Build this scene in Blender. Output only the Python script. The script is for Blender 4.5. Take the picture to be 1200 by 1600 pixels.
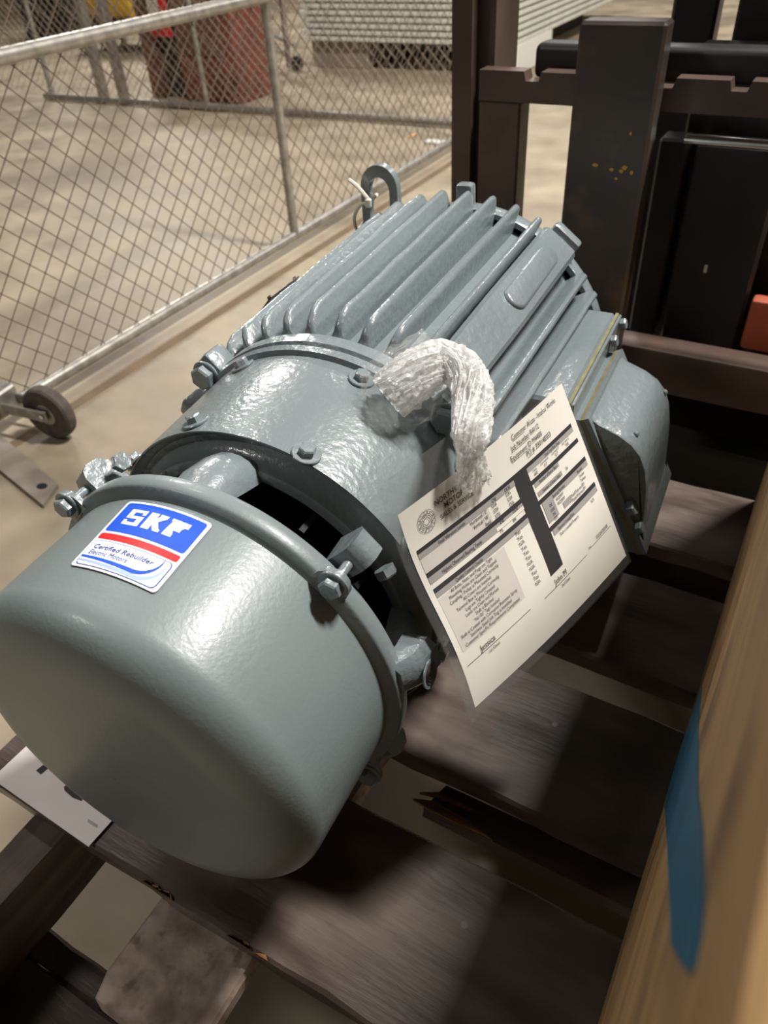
import bpy, bmesh, math, random
from mathutils import Vector, Matrix, Quaternion
random.seed(7)
for o in list(bpy.data.objects): bpy.data.objects.remove(o)
SC = bpy.context.scene
COL = SC.collection
S = 1.18                      # layout unit -> metres
rad = math.radians

# ------------------------------------------------------------------ camera
CR = Matrix(((0.86985355, 0.2787291, -0.40701953),
             (0.49036825, -0.57852434, 0.65180409),
             (-0.05379393, -0.76656355, -0.63991135)))
cam = bpy.data.cameras.new('camera')
camo = bpy.data.objects.new('camera', cam); COL.objects.link(camo)
m3 = Matrix((CR.col[0], -CR.col[1], -CR.col[2])).transposed()
HC = 1.25                     # camera height over the floor (layout units)
camo.matrix_world = Matrix.Translation((0, 0, HC * S)) @ m3.to_4x4()
cam.sensor_fit = 'HORIZONTAL'; cam.sensor_width = 36.0
cam.lens = 1183.0 * 36.0 / 1200.0
cam.clip_start = 0.01; cam.clip_end = 200
cam.dof.use_dof = True; cam.dof.focus_distance = 0.86; cam.dof.aperture_fstop = 9.0
SC.camera = camo

# ------------------------------------------------------------------ light
w = bpy.data.worlds.new('world'); SC.world = w; w.use_nodes = True
bg = w.node_tree.nodes['Background']
bg.inputs[0].default_value = (1.0, 0.93, 0.82, 1); bg.inputs[1].default_value = 0.1
def area(name, loc, size, power, col=(1, .96, .9), tgt=None):
    l = bpy.data.lights.new(name, 'AREA'); l.shape = 'RECTANGLE'; l.size = size[0]; l.size_y = size[1]
    l.energy = power; l.color = col
    o = bpy.data.objects.new(name, l); COL.objects.link(o)
    o.location = (loc[0]*S, loc[1]*S, (loc[2]+HC)*S)
    if tgt:
        d = Vector(((tgt[0]-loc[0]), (tgt[1]-loc[1]), (tgt[2]-loc[2])))
        o.rotation_euler = d.to_track_quat('-Z', 'Y').to_euler()
    return o
area('high_bay_and_fill_light', (1.27, 2.7, 4.2), (1.2, .4), 800)
area('high_bay_and_fill_light', (5.6, 3.2, 4.2), (1.4, .45), 480)  # fill lamp added on the right to lift the floor under the pallet
area('high_bay_and_fill_light', (-3.9, 3.2, 4.2), (1.4, .45), 110)
area('high_bay_and_fill_light', (-8.2, 8.0, 3.4), (1.7, .7), 370, tgt=(-4, 3.5, -.6))
area('high_bay_and_fill_light', (-3.6, 10.2, 4.2), (1.8, 1.0), 330)  # fill lamp added to brighten the background floor
area('high_bay_and_fill_light', (1.6, 9.5, 4.2), (1.8, 1.0), 300)  # second added fill for the background floor
area('high_bay_and_fill_light', (-4.2, -3.2, 4.2), (1.4, .45), 175)
SC.view_settings.view_transform = 'Standard'; SC.view_settings.look = 'None'
SC.view_settings.exposure = 0.0; SC.view_settings.gamma = 1.0
SC.view_settings.use_curve_mapping = False

# ------------------------------------------------------------------ materials
def lin(c):
    return tuple(((x/255)/12.92 if x/255 <= .04045 else ((x/255+.055)/1.055)**2.4) for x in c)
MATS = {}
def mat(name, a, b=None, rough=.5, metal=0., scale=8., stretch=(1, 1, 1), bump=0., bscale=60., coat=0.,
        detail=6., lo=.35, hi=.65, rvar=0., third=None, tscale=3., tlo=.55, thi=.7, ior=None, bstretch=None):
    """noise-mixed two (three) colour principled material, colours in sRGB 0-255"""
    m = bpy.data.materials.new(name); m.use_nodes = True; nt = m.node_tree; N = nt.nodes; Lk = nt.links
    p = N['Principled BSDF']; tc = N.new('ShaderNodeTexCoord'); mp = N.new('ShaderNodeMapping')
    mp.inputs['Scale'].default_value = stretch; Lk.new(tc.outputs['Object'], mp.inputs[0])
    p.inputs['Roughness'].default_value = rough; p.inputs['Metallic'].default_value = metal
    p.inputs['Coat Weight'].default_value = coat; p.inputs['Coat Roughness'].default_value = .12
    if ior: p.inputs['IOR'].default_value = ior
    if b is None: b = a
    n = N.new('ShaderNodeTexNoise'); n.inputs['Scale'].default_value = scale; n.inputs['Detail'].default_value = detail
    Lk.new(mp.outputs[0], n.inputs['Vector'])
    r = N.new('ShaderNodeValToRGB'); r.color_ramp.elements[0].position = lo; r.color_ramp.elements[1].position = hi
    r.color_ramp.elements[0].color = (*lin(a), 1); r.color_ramp.elements[1].color = (*lin(b), 1)
    Lk.new(n.outputs['Fac'], r.inputs[0]); out = r.outputs[0]
    if third:
        n3 = N.new('ShaderNodeTexNoise'); n3.inputs['Scale'].default_value = tscale; n3.inputs['Detail'].default_value = 5
        Lk.new(tc.outputs['Object'], n3.inputs['Vector'])
        r3 = N.new('ShaderNodeValToRGB'); r3.color_ramp.elements[0].position = tlo; r3.color_ramp.elements[1].position = thi
        Lk.new(n3.outputs['Fac'], r3.inputs[0])
        mx = N.new('ShaderNodeMixRGB'); mx.inputs['Color2'].default_value = (*lin(third), 1)
        Lk.new(r3.outputs[0], mx.inputs['Fac']); Lk.new(out, mx.inputs['Color1']); out = mx.outputs[0]
    Lk.new(out, p.inputs['Base Color'])
    if rvar:
        mr = N.new('ShaderNodeMapRange'); mr.inputs['To Min'].default_value = max(.03, rough-rvar); mr.inputs['To Max'].default_value = min(1, rough+rvar)
        mr.inputs['From Min'].default_value = .3; mr.inputs['From Max'].default_value = .7
        Lk.new(n.outputs['Fac'], mr.inputs['Value']); Lk.new(mr.outputs[0], p.inputs['Roughness'])
    if bump:
        nb = N.new('ShaderNodeTexNoise'); nb.inputs['Scale'].default_value = bscale; nb.inputs['Detail'].default_value = 3
        if bstretch:
            mb = N.new('ShaderNodeMapping'); mb.inputs['Scale'].default_value = bstretch
            Lk.new(tc.outputs['Object'], mb.inputs[0]); Lk.new(mb.outputs[0], nb.inputs['Vector'])
        else: Lk.new(mp.outputs[0], nb.inputs['Vector'])
        bp = N.new('ShaderNodeBump'); bp.inputs['Strength'].default_value = bump; bp.inputs['Distance'].default_value = .004
        Lk.new(nb.outputs['Fac'], bp.inputs['Height']); Lk.new(bp.outputs[0], p.inputs['Normal'])
        if coat: Lk.new(bp.outputs[0], p.inputs['Coat Normal'])
    MATS[name] = m
    return m
M = {}
M['paint'] = mat('grey_enamel', (114, 125, 127), (120, 131, 133), rough=.42, bump=.08, bscale=190, coat=.13, scale=5)
M['cast'] = mat('grey_enamel_on_casting', (114, 125, 129), (121, 132, 136), rough=.33, bump=.42, bscale=80, coat=.55, scale=6)
M['gloss'] = mat('glossy_grey_enamel', (114, 125, 128), (120, 131, 134), rough=.34, bump=.28, bscale=105, coat=.55, scale=5)
M['inner'] = mat('dark_fan_and_shade', (16, 17, 18), (22, 23, 24), rough=.7, scale=20)  # black fan plastic; also paints shade into the cover lining and bolt hole
M['gasket'] = mat('olive_gasket', (128, 124, 92), (112, 108, 78), rough=.7, scale=40)
M['bare'] = mat('bare_thread_steel', (120, 112, 104), (88, 78, 70), rough=.35, metal=.8, scale=60)
M['wood_dark'] = mat('dark_stained_timber', (66, 55, 49), (98, 84, 75), rough=.42, rvar=.14, scale=4.5, stretch=(1, 3.5, 3.5),
                     bump=.22, bscale=22, bstretch=(1, 7, 7), third=(52, 45, 42), tscale=5, tlo=.5, thi=.68)
M['wood_dark_y'] = mat('dark_stained_stringer', (78, 66, 60), (108, 92, 83), rough=.5, scale=3.2, stretch=(14, 1.2, 14),
                       bump=.35, bscale=18, third=(44, 38, 37), tscale=5, tlo=.5, thi=.7)
M['splinter'] = mat('raw_split_wood', (150, 108, 66), (86, 58, 34), rough=.8, scale=16, stretch=(1, 12, 12), bump=.4)
M['wood_raw'] = mat('weathered_crate_wood', (156, 124, 82), (130, 100, 62), rough=.7, scale=4, stretch=(11, 1.1, 11), bump=.25, bscale=22,
                    third=(96, 72, 46), tscale=7, tlo=.54, thi=.72)
M['blue'] = mat('blue_tape', (28, 84, 112), (34, 94, 122), rough=.45, scale=12)
M['forksteel'] = mat('worn_fork_steel', (142, 124, 114), (196, 178, 166), rough=.38, metal=.35, rvar=.12, scale=22, bump=.2, bscale=70,
                     third=(130, 113, 102), tscale=40, tlo=.55, thi=.7)
M['shank'] = mat('greasy_fork_shank', (52, 48, 47), (74, 63, 54), rough=.36, metal=.1, rvar=.14, scale=5, bump=.2, bscale=40,
                 third=(108, 84, 56), tscale=7, tlo=.56, thi=.72)
M['mast'] = mat('brown_black_mast_steel', (70, 55, 48), (92, 74, 64), rough=.45, metal=.1, scale=5, bump=.15, bscale=50,
                third=(66, 54, 49), tscale=6)
M['mastblack'] = mat('black_mast_paint', (26, 25, 26), (40, 38, 38), rough=.45, scale=7, bump=.1)
M['chrome'] = mat('chrome', (225, 225, 225), (235, 235, 235), rough=.12, metal=1.)
M['rust_orange'] = mat('orange_paint', (168, 84, 58), (150, 72, 48), rough=.55)
M['galv'] = mat('galvanised_pipe', (150, 146, 140), (182, 178, 170), rough=.4, metal=.75, scale=25)
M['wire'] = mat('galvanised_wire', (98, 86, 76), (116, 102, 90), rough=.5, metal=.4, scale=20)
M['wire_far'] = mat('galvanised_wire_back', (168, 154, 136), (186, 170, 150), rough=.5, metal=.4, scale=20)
M['rubber'] = mat('brown_rubber_tyre', (92, 82, 76), (72, 64, 60), rough=.8, scale=30)
M['plate'] = mat('floor_steel_plate', (160, 150, 138), (138, 128, 118), rough=.5, metal=.3, scale=10)
M['redcab'] = mat('rust_red_steel', (128, 70, 58), (104, 56, 48), rough=.6, scale=5, third=(84, 44, 38), tscale=3)
M['browncab'] = mat('brown_board', (112, 78, 62), (96, 66, 54), rough=.7, scale=8)
M['black'] = mat('black_plastic_and_shade', (36, 34, 33), (48, 45, 43), rough=.6, scale=12)  # black plastic; also colours the blocks that stand in for shaded gaps
M['yellow'] = mat('yellow_plastic', (214, 166, 44), (196, 148, 36), rough=.5, scale=10)
M['red'] = mat('red_paint', (206, 40, 48), rough=.5)
M['white'] = mat('white_paint', (226, 224, 218), rough=.5)
M['sheetmetal'] = mat('pale_coated_sheet', (206, 206, 198), (222, 222, 214), rough=.35, scale=10)
M['card'] = mat('white_card', (226, 218, 216), (232, 224, 222), rough=.7, scale=15)
M['paper'] = mat('printed_paper', (244, 240, 230), (247, 243, 233), rough=.55, scale=15)
M['pblack'] = mat('black_print', (18, 18, 22), rough=.5)
M['pgrey'] = mat('grey_print', (168, 164, 162), rough=.55)
M['ptint'] = mat('pale_grey_print', (222, 216, 208), rough=.55)
M['ptext'] = mat('dark_grey_text', (52, 50, 52), rough=.55)
M['swhite'] = mat('sticker_white_vinyl', (240, 240, 242), rough=.42)
M['sblue'] = mat('sticker_blue', (2, 78, 206), rough=.5)
M['slight'] = mat('sticker_pale_blue', (158, 180, 226), rough=.42)
M['snavy'] = mat('sticker_navy_ink', (30, 62, 150), rough=.42)
M['sred'] = mat('sticker_red', (226, 30, 36), rough=.42)
M['nylon'] = mat('white_nylon', (236, 228, 216), rough=.4)
M['litter'] = mat('litter_orange', (206, 160, 100), rough=.8)
# concrete: large blotches, fine speckle
M['floor'] = mat('concrete', (133, 121, 101), (171, 158, 135), rough=.56, rvar=.12, scale=3.4, detail=11, lo=.3, hi=.68, third=(120, 108, 94), tscale=.9, tlo=.5, thi=.72,
                 bump=.06, bscale=40)

def film(name, alpha, rough=.08, tint=(1, 1, 1), white=.0, bump=0., bscale=90., bst=None):
    m = bpy.data.materials.new(name); m.use_nodes = True; nt = m.node_tree; N = nt.nodes; Lk = nt.links
    for n in list(N): N.remove(n)
    out = N.new('ShaderNodeOutputMaterial'); tr = N.new('ShaderNodeBsdfTransparent'); tr.inputs[0].default_value = (*tint, 1)
    p = N.new('ShaderNodeBsdfPrincipled'); p.inputs['Base Color'].default_value = (white, white, white*.99, 1)
    p.inputs['Roughness'].default_value = rough; p.inputs['Specular IOR Level'].default_value = .8
    mx = N.new('ShaderNodeMixShader'); mx.inputs[0].default_value = alpha
    sh = p.outputs[0]
    if white > .5:
        tl = N.new('ShaderNodeBsdfTranslucent'); tl.inputs[0].default_value = (.95, .95, .94, 1)
        m2 = N.new('ShaderNodeMixShader'); m2.inputs[0].default_value = .35
        Lk.new(p.outputs[0], m2.inputs[1]); Lk.new(tl.outputs[0], m2.inputs[2]); sh = m2.outputs[0]
    Lk.new(tr.outputs[0], mx.inputs[1]); Lk.new(sh, mx.inputs[2]); Lk.new(mx.outputs[0], out.inputs[0])
    if bump:
        tc = N.new('ShaderNodeTexCoord'); nb = N.new('ShaderNodeTexNoise'); nb.inputs['Scale'].default_value = bscale; nb.inputs['Detail'].default_value = 4
        Lk.new(tc.outputs['Object'], nb.inputs['Vector'])
        bp = N.new('ShaderNodeBump'); bp.inputs['Strength'].default_value = bump; bp.inputs['Distance'].default_value = .004
        Lk.new(nb.outputs['Fac'], bp.inputs['Height']); Lk.new(bp.outputs[0], p.inputs['Normal'])
        # crinkles: film is denser where it folds
        r = N.new('ShaderNodeValToRGB'); r.color_ramp.elements[0].position = .35; r.color_ramp.elements[1].position = .65
        r.color_ramp.elements[0].color = (alpha*.55,)*3 + (1,); r.color_ramp.elements[1].color = (min(1, alpha*1.3),)*3 + (1,)
        Lk.new(nb.outputs['Fac'], r.inputs[0]); Lk.new(r.outputs[0], mx.inputs[0])
    return m
M['laminate'] = film('clear_laminate', .10, .06, (.97, .97, .97), .3)
M['wrap'] = film('bunched_stretch_film', .72, .12, (1, 1, 1), .93, bump=.6, bscale=150)
M['wrapclear'] = film('clear_stretch_film', .12, .06, (1, 1, 1), .85, bump=.8, bscale=70)

# ------------------------------------------------------------------ mesh helpers
class MB:
    def __init__(s): s.v = []; s.f = []
    def add(s, vs, fs):
        n = len(s.v); s.v += [tuple(p) for p in vs]; s.f += [tuple(i+n for i in q) for q in fs]; return s
    def box(s, a, b, bev=0., seg=1, xf=None):
        bm = bmesh.new(); bmesh.ops.create_cube(bm, size=1)
        c = [(a[i]+b[i])/2 for i in range(3)]; d = [abs(b[i]-a[i]) for i in range(3)]
        for v in bm.verts: v.co = Vector((c[0]+v.co.x*d[0], c[1]+v.co.y*d[1], c[2]+v.co.z*d[2]))
        if bev: bmesh.ops.bevel(bm, geom=list(bm.edges), offset=bev, segments=seg, affect='EDGES', profile=.5)
        if xf:
            for v in bm.verts: v.co = xf(v.co)
        return s.frombm(bm)
    def frombm(s, bm):
        bm.verts.index_update()
        s.add([tuple(v.co) for v in bm.verts], [[v.index for v in f.verts] for f in bm.faces]); bm.free(); return s
    def loft(s, rings, caps=True, closed=True):
        n = len(rings[0]); vs = [p for r in rings for p in r]; fs = []
        for i in range(len(rings)-1):
            for j in range(n if closed else n-1):
                k = (j+1) % n
                fs.append((i*n+j, i*n+k, (i+1)*n+k, (i+1)*n+j))
        if caps and closed:
            fs.append(tuple(range(n))[::-1]); fs.append(tuple((len(rings)-1)*n+j for j in range(n)))
        return s.add(vs, fs)
    def lathe(s, prof, n=96, cap0=False, cap1=False, close=False, a0=0, a1=360):
        """prof: list of (y, r) round the Y axis"""
        full = abs(a1-a0) >= 360; k = n if full else n+1
        rings = [[(r*math.cos(rad(a0+(a1-a0)*j/n)), y, r*math.sin(rad(a0+(a1-a0)*j/n))) for j in range(k)] for y, r in prof]
        if close: rings.append(rings[0])
        s.loft(rings, caps=False, closed=full)
        if cap0: s.add(rings[0], [tuple(range(k))])
        if cap1: s.add(rings[-1], [tuple(range(k))[::-1]])
        return s
    def tube(s, pts, r, n=8, caps=True, flat=None):
        pts = [Vector(p) for p in pts]; rs = r if isinstance(r, (list, tuple)) else [r]*len(pts); rings = []
        up = None
        for i, p in enumerate(pts):
            t = (pts[min(i+1, len(pts)-1)]-pts[max(i-1, 0)]).normalized()
            if up is None: up = t.orthogonal().normalized()
            up = (up-t*up.dot(t)).normalized(); sd = t.cross(up)
            rings.append([p+(up*math.cos(2*math.pi*j/n)+sd*math.sin(2*math.pi*j/n))*rs[i] for j in range(n)])
        return s.loft(rings, caps)
    def prism(s, poly, d0, d1, axis=0):
        """extrude 2-D polygon along an axis; polygon holds the other two coords in order"""
        def mk(p, d):
            q = list(p); q.insert(axis, d); return tuple(q)
        n = len(poly); vs = [mk(p, d0) for p in poly]+[mk(p, d1) for p in poly]
        fs = [tuple(range(n))[::-1], tuple(range(n, 2*n))]+[(i, (i+1) % n, n+(i+1) % n, n+i) for i in range(n)]
        return s.add(vs, fs)
    def mesh(s, name, m, org=(0, 0, 0), smooth=35, xf=None, fixn=True):
        me = bpy.data.meshes.new(name)
        vs = [xf(Vector(p)) for p in s.v] if xf else s.v
        me.from_pydata([((p[0]-org[0])*S, (p[1]-org[1])*S, (p[2]-org[2])*S) for p in vs], [], s.f)
        if fixn:
            bm = bmesh.new(); bm.from_mesh(me); bmesh.ops.recalc_face_normals(bm, faces=bm.faces); bm.to_mesh(me); bm.free()
        if smooth:
            me.polygons.foreach_set('use_smooth', [True]*len(me.polygons)); me.set_sharp_from_angle(angle=rad(smooth))
        me.materials.append(m); me.update()
        return me
    def build(s, name, m, parent=None, org=None, smooth=35, xf=None, fixn=True):
        """top-level (parent None): org becomes the object's origin. child: org = parent's origin"""
        org = org or (parent['_o'] if parent is not None else (0, 0, -HC))
        o = bpy.data.objects.new(name, s.mesh(name, m, org, smooth, xf, fixn)); COL.objects.link(o)
        if parent is not None: o.parent = parent
        else: o.location = (org[0]*S, org[1]*S, (org[2]+HC)*S)
        o['_o'] = org
        return o
def tag(o, label, cat, group=None):
    o['label'] = label; o['category'] = cat
    if group: o['group'] = group
    return o
def thing(name, org, label, cat, group=None, rz=0.):
    o = bpy.data.objects.new(name, None); COL.objects.link(o); o.empty_display_size = .05
    o.location = (org[0]*S, org[1]*S, (org[2]+HC)*S); o.rotation_euler = (0, 0, rz); o['_o'] = tuple(org)
    return tag(o, label, cat, group)
def inst(name, me, parent, loc, normal=None, spin=0., scale=1.):
    """copy of a part sharing mesh data; loc in the parent's build coordinates"""
    o = bpy.data.objects.new(name, me); COL.objects.link(o); o.parent = parent
    g = parent['_o']; o.location = tuple((loc[i]-g[i])*S for i in range(3))
    if normal is not None:
        q = Vector((0, 0, 1)).rotation_difference(Vector(normal).normalized()) @ Quaternion((0, 0, 1), spin)
        o.rotation_mode = 'QUATERNION'; o.rotation_quaternion = q
    o.scale = (scale,)*3; o['_o'] = (0, 0, 0)
    return o
def struct(o): o['kind'] = 'structure'; return o

# ------------------------------------------------------------------ floor
ZF = -HC
fl = MB().box((-18, -8, ZF-.1), (9, 17, ZF)).build('floor', M['floor'], smooth=0); struct(fl)
M['wall'] = mat('pale_wall_paint', (120, 114, 104), (128, 122, 112), rough=.8, scale=2)
M['ceil'] = mat('ceiling_deck', (96, 94, 90), (104, 102, 98), rough=.8, scale=2)
X0, X1, Y0, Y1, ZC = -18., 9., -8., 17., 4.7
for nm, a, b in (('wall_left', (X0-.1, Y0, ZF), (X0, Y1, ZC)), ('wall_right', (X1, Y0, ZF), (X1+.1, Y1, ZC)), ('wall_back', (X0, Y1, ZF), (X1, Y1+.1, ZC)), ('wall_front', (X0, Y0-.1, ZF), (X1, Y0, ZC))):
    struct(MB().box(a, b).build(nm, M['wall'], smooth=0))
struct(MB().box((X0, Y0, ZC), (X1, Y1, ZC+.1)).build('ceiling', M['ceil'], smooth=0))

MB().box((-1.985, -3, ZF-.002), (-1.945, 4.6, ZF+.0008)).build('floor_joint', mat('joint_filler', (122, 103, 82), (108, 91, 72), rough=.7, scale=6), fl, smooth=0)
# ------------------------------------------------------------------ pallet
ZB = -.85
pal = thing('pallet', (-.13, .6, ZF), 'dark stained timber pallet under the grey motor, carried on the forks', 'pallet')
def board(name, x0, x1, y0, y1, z0, z1, m, parent, seed, rough=.0022, axis=0, n=26):
    """sawn board: long edges wander a little; axis = long direction"""
    r = random.Random(seed); rings = []
    c = .004
    for i in range(n+1):
        t = i/n
        if axis == 0: p = x0+(x1-x0)*t
        else: p = y0+(y1-y0)*t
        e = [r.uniform(-1, 1)*rough for _ in range(4)]
        lo, hi = (y0, y1) if axis == 0 else (x0, x1)
        sec = [(lo+e[0], z0), (lo+e[1]*.6, z1-c), (lo+c+e[1], z1), (hi-c+e[2], z1), (hi+e[2]*.6, z1-c), (hi+e[3], z0)]
        rings.append([(p, a, b) if axis == 0 else (a, p, b) for a, b in sec])
    return MB().loft(rings).build(name, m, parent, smooth=25)
TH = .028
decks = [(.184, .376), (.461, .655), (.715, .905), (.985, 1.172)]
for i, (a, b) in enumerate(decks):
    d = board('deck_board', -.757, .5, a, b, ZB-TH, ZB, M['wood_dark'], pal, 10+i)
    if i == 0:   # splintered front edge
        for k in range(12):
            x = (-.455, -.33)[k % 2]+random.uniform(-.02, .03); l = random.uniform(.012, .03)
            MB().prism([(x, .1822), (x+l, .1826), (x+l*.7, .1826+random.uniform(.002, .005)), (x+l*.25, .1845)], ZB-.006, ZB+.0008, 2).build('raw_splinter', M['splinter'], d, smooth=0)
    for sx in (-.637, -.13, .38):   # nail heads
        nb = MB().lathe([(0, .0001), (0, .004), (.0012, .004), (.0012, .0001)], 10)
        nb.build('nail_head', M['bare'], d, xf=lambda p, sx=sx, a=a, b=b: Vector((sx+p.x, (a+b)/2+.03+p.z, ZB-.0008+p.y)))
for x0, x1 in ((-.666, -.608), (.40, .46)):
    board('stringer', x0, x1, -.12, 1.172, ZB-TH-.112, ZB-TH, M['wood_dark_y'], pal, int(x0*100)+900, axis=1)
# broken lower slat seen through the gap
r_ = random.Random(3); rings = []
for i in range(14):
    t = i/13; x = -.245+t*.6; k = 1 if i else .5
    rings.append([(x+r_.uniform(-.004, .004), .438, ZB-.088), (x, .438, ZB-.064), (x+(.012 if i == 0 else 0), .48, ZB-.064), (x+(.02 if i == 0 else 0), .48, ZB-.088)])
bso = MB().loft(rings).build('broken_slat', M['wood_dark'], pal, smooth=20)
for q in ([(-.262, .440), (-.238, .437), (-.150, .437), (-.190, .446), (-.235, .450)], [(-.258, .452), (-.240, .456), (-.20, .458), (-.175, .463), (-.235, .464)]):
    MB().prism(q, ZB-.0635, ZB-.058, 2).build('raw_splinter', M['splinter'], bso, smooth=0)
for i, (a, b) in enumerate(((-.12, .0768), (.0772, .112), (.985, 1.172))):
    board('bottom_board', -.70, .46, a, b, ZB-TH-.112-.024, ZB-TH-.112, M['wood_dark'], pal, 40+i)

# ------------------------------------------------------------------ fork and forklift
fk = thing('forklift_fork', (-.385, 1.4, ZB-TH-.045), 'worn steel forklift fork with greasy upright shank under the pallet', 'fork')
fx0, fx1 = -.453, -.316
blade = MB(); rings = []
for y, zt, zb, inx in ((.070, -.004, -.016, .02), (.074, 0, -.018, .008), (.10, 0, -.020, .0), (.7, 0, -.032, 0), (1.40, 0, -.045, 0), (1.45, 0, -.045, 0)):
    x0, x1 = fx0+inx, fx1-inx; z = ZB-TH-.0015; c = .004
    rings.append([(x0, y, z+zb), (x0, y, z+zt-c), (x0+c, y, z+zt), (x1-c, y, z+zt), (x1, y, z+zt-c), (x1, y, z+zb)])
blade.loft(rings).build('blade', M['forksteel'], fk)
YS = 1.385
sh = MB().box((-.436, YS, ZB-TH-.04), (-.299, YS+.05, -.188), bev=.005)
sho = sh.build('shank', M['shank'], fk)
hk = MB().box((-.42, YS+.049, -.268), (-.31, YS+.085, -.238), bev=.004); hk.build('hook', M['shank'], fk)
YC = YS+.055
lift = thing('forklift', (0, YC+.4, ZF), 'dark brown steel forklift mast and carriage behind the motor', 'forklift')
# notched upper carriage bar
def notched(x0, x1, zt, zb, step, first):
    poly = [(x0, zb), (x0, zt)]; x = first
    while x < x1-.02:
        poly += [(x, zt), (x+.004, zt-.015), (x+.028, zt-.015), (x+.032, zt)]; x += step
    return poly+[(x1, zt), (x1, zb)]
poly = notched(-.63, .62, -.272, -.322, .115, -.545)
MB().prism([(p[0], p[1]) for p in poly], YC, YC+.035, 1).build('upper_carriage_bar', M['mast'], lift, smooth=0)
MB().box((-.62, YC, -.772+.022), (.62, YC+.07, -.845+.0), bev=.008, seg=2).build('lower_carriage_bar', M['mast'], lift)
MB().box((-.63, YC, -.322), (-.548, YC+.05, -.88), bev=.004).build('carriage_side_post', M['mast'], lift)
MB().box((-.545, YC+.045, -.292), (.66, YC+.10, -.236), bev=.012, seg=3).build('backrest_bar', M['mastblack'], lift)
# mast upright channel
up = MB().prism([(-.695, YC+.02), (-.655, YC+.02), (-.655, YC+.05), (-.622, YC+.05), (-.622, YC+.16), (-.695, YC+.16)], ZF+.05, .75, 2)
up.build('mast_upright', M['mast'], lift, smooth=0)
MB().tube([(-.27, YC+.10, -.385), (.6, YC+.10, -.385)], .0095, 16).build('chrome_rod', M['chrome'], lift)
for x0, x1, y0, mm in ((-.385, -.30, .36, 'mastblack'), (-.262, -.19, .34, 'mastblack'), (-.18, -.10, .34, 'mastblack'), (-.085, -.01, .36, 'mastblack'), (.0, .09, .36, 'mastblack')):
    MB().box((x0, YC+y0, ZF+.08), (x1, YC+y0+.06, .8), bev=.006).build('mast_rail', M[mm], lift)
MB().box((-.325, YC+.15, -.795), (-.270, YC+.21, -.40), bev=.005).build('lift_cylinder_plate', M['mastblack'], lift)
mcp = MB().box((-.255, YC+.14, -.795), (-.102, YC+.2, -.40), bev=.006).build('mast_cross_plate', M['mastblack'], lift)
MB().box((-.195, YC+.1385, -.637), (-.189, YC+.1402, -.621), bev=.0006).build('paint_fleck', M['white'], mcp)
for x, z, w_, h_ in ((-.333, -.399, .005, .004), (-.338, -.405, .004, .003), (-.355, -.404, .004, .003), (-.384, -.399, .006, .003), (-.320, -.406, .003, .004), (-.345, -.418, .003, .002), (-.331, -.345, .002, .003)):
    MB().prism([(x-w_, z), (x-w_*.2, z+h_), (x+w_, z+h_*.4), (x+w_*.5, z-h_), (x-w_*.5, z-h_*.7)], YS-.0004, YS+.0006, 1).build('paint_fleck', M['yellow'], sho, smooth=0)
MB().box((-.30, YC+.25, -.88), (.9, YC+.30, -.262), bev=.005).build('dark_backing_panel', M['mastblack'], lift)  # black panel added so the view behind the carriage goes dark
MB().box((-.50, YC+.30, ZF+.06), (.9, YC+.5, -.90), bev=.02).build('dark_underbody_block', M['mastblack'], lift)  # dark block added to blacken the space below the carriage
MB().box((-.55, YC+.12, ZF+.10), (.62, YC+.2, ZF+.22), bev=.01).build('mast_foot_beam', M['mastblack'], lift)
MB().box((-.093, YC+.12, -.775), (.02, YC+.16, -.67), bev=.008, seg=2).build('orange_bracket', M['rust_orange'], lift)
MB().box((-.26, YC+.07, -.83), (.6, YC+.30, -.80), bev=.004).build('lower_cross_member', M['mast'], lift)

# ------------------------------------------------------------------ electric motor
AX = (-.4258, .3686, -.5967); PHI = .065
ZG = ZB-AX[2]                       # local height of the boards: motor's underside
MO = (0.0, .36, ZG)
def W(x, s, z):                     # motor local -> layout
    return Vector((AX[0]+x*math.cos(PHI)-s*math.sin(PHI), AX[1]+x*math.sin(PHI)+s*math.cos(PHI), AX[2]+z))
mot = thing('electric_motor', W(*MO), 'grey painted ribbed electric motor with domed fan cover lying on the pallet', 'motor', rz=PHI)
mot['_o'] = MO
def pol(r, a): return (r*math.cos(rad(a)), r*math.sin(rad(a)))
# fan cover
prof = [(0, .192), (0, .199), (-.002, .2005), (-.016, .2005), (-.0185, .199), (-.0205, .1925), (-.0235, .1885), (-.05, .1875), (-.10, .187), (-.142, .186)]
for k in range(1, 13):
    t = k/12*math.pi/2; prof.append((-.142-.038*math.sin(t), .126+.060*math.cos(t)))
prof += [(-.1815, .10), (-.184, .06), (-.1855, .02), (-.1857, .0008)]
MB().lathe(prof, 128).build('fan_cover', M['paint'], mot, smooth=50)
MB().lathe([(0, .192), (-.05, .181), (-.13, .178), (-.165, .13), (-.172, .001)], 96).build('cover_shade_lining', M['inner'], mot, smooth=50)  # added dark lining, puts the shade of the fan gap into colour
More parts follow.
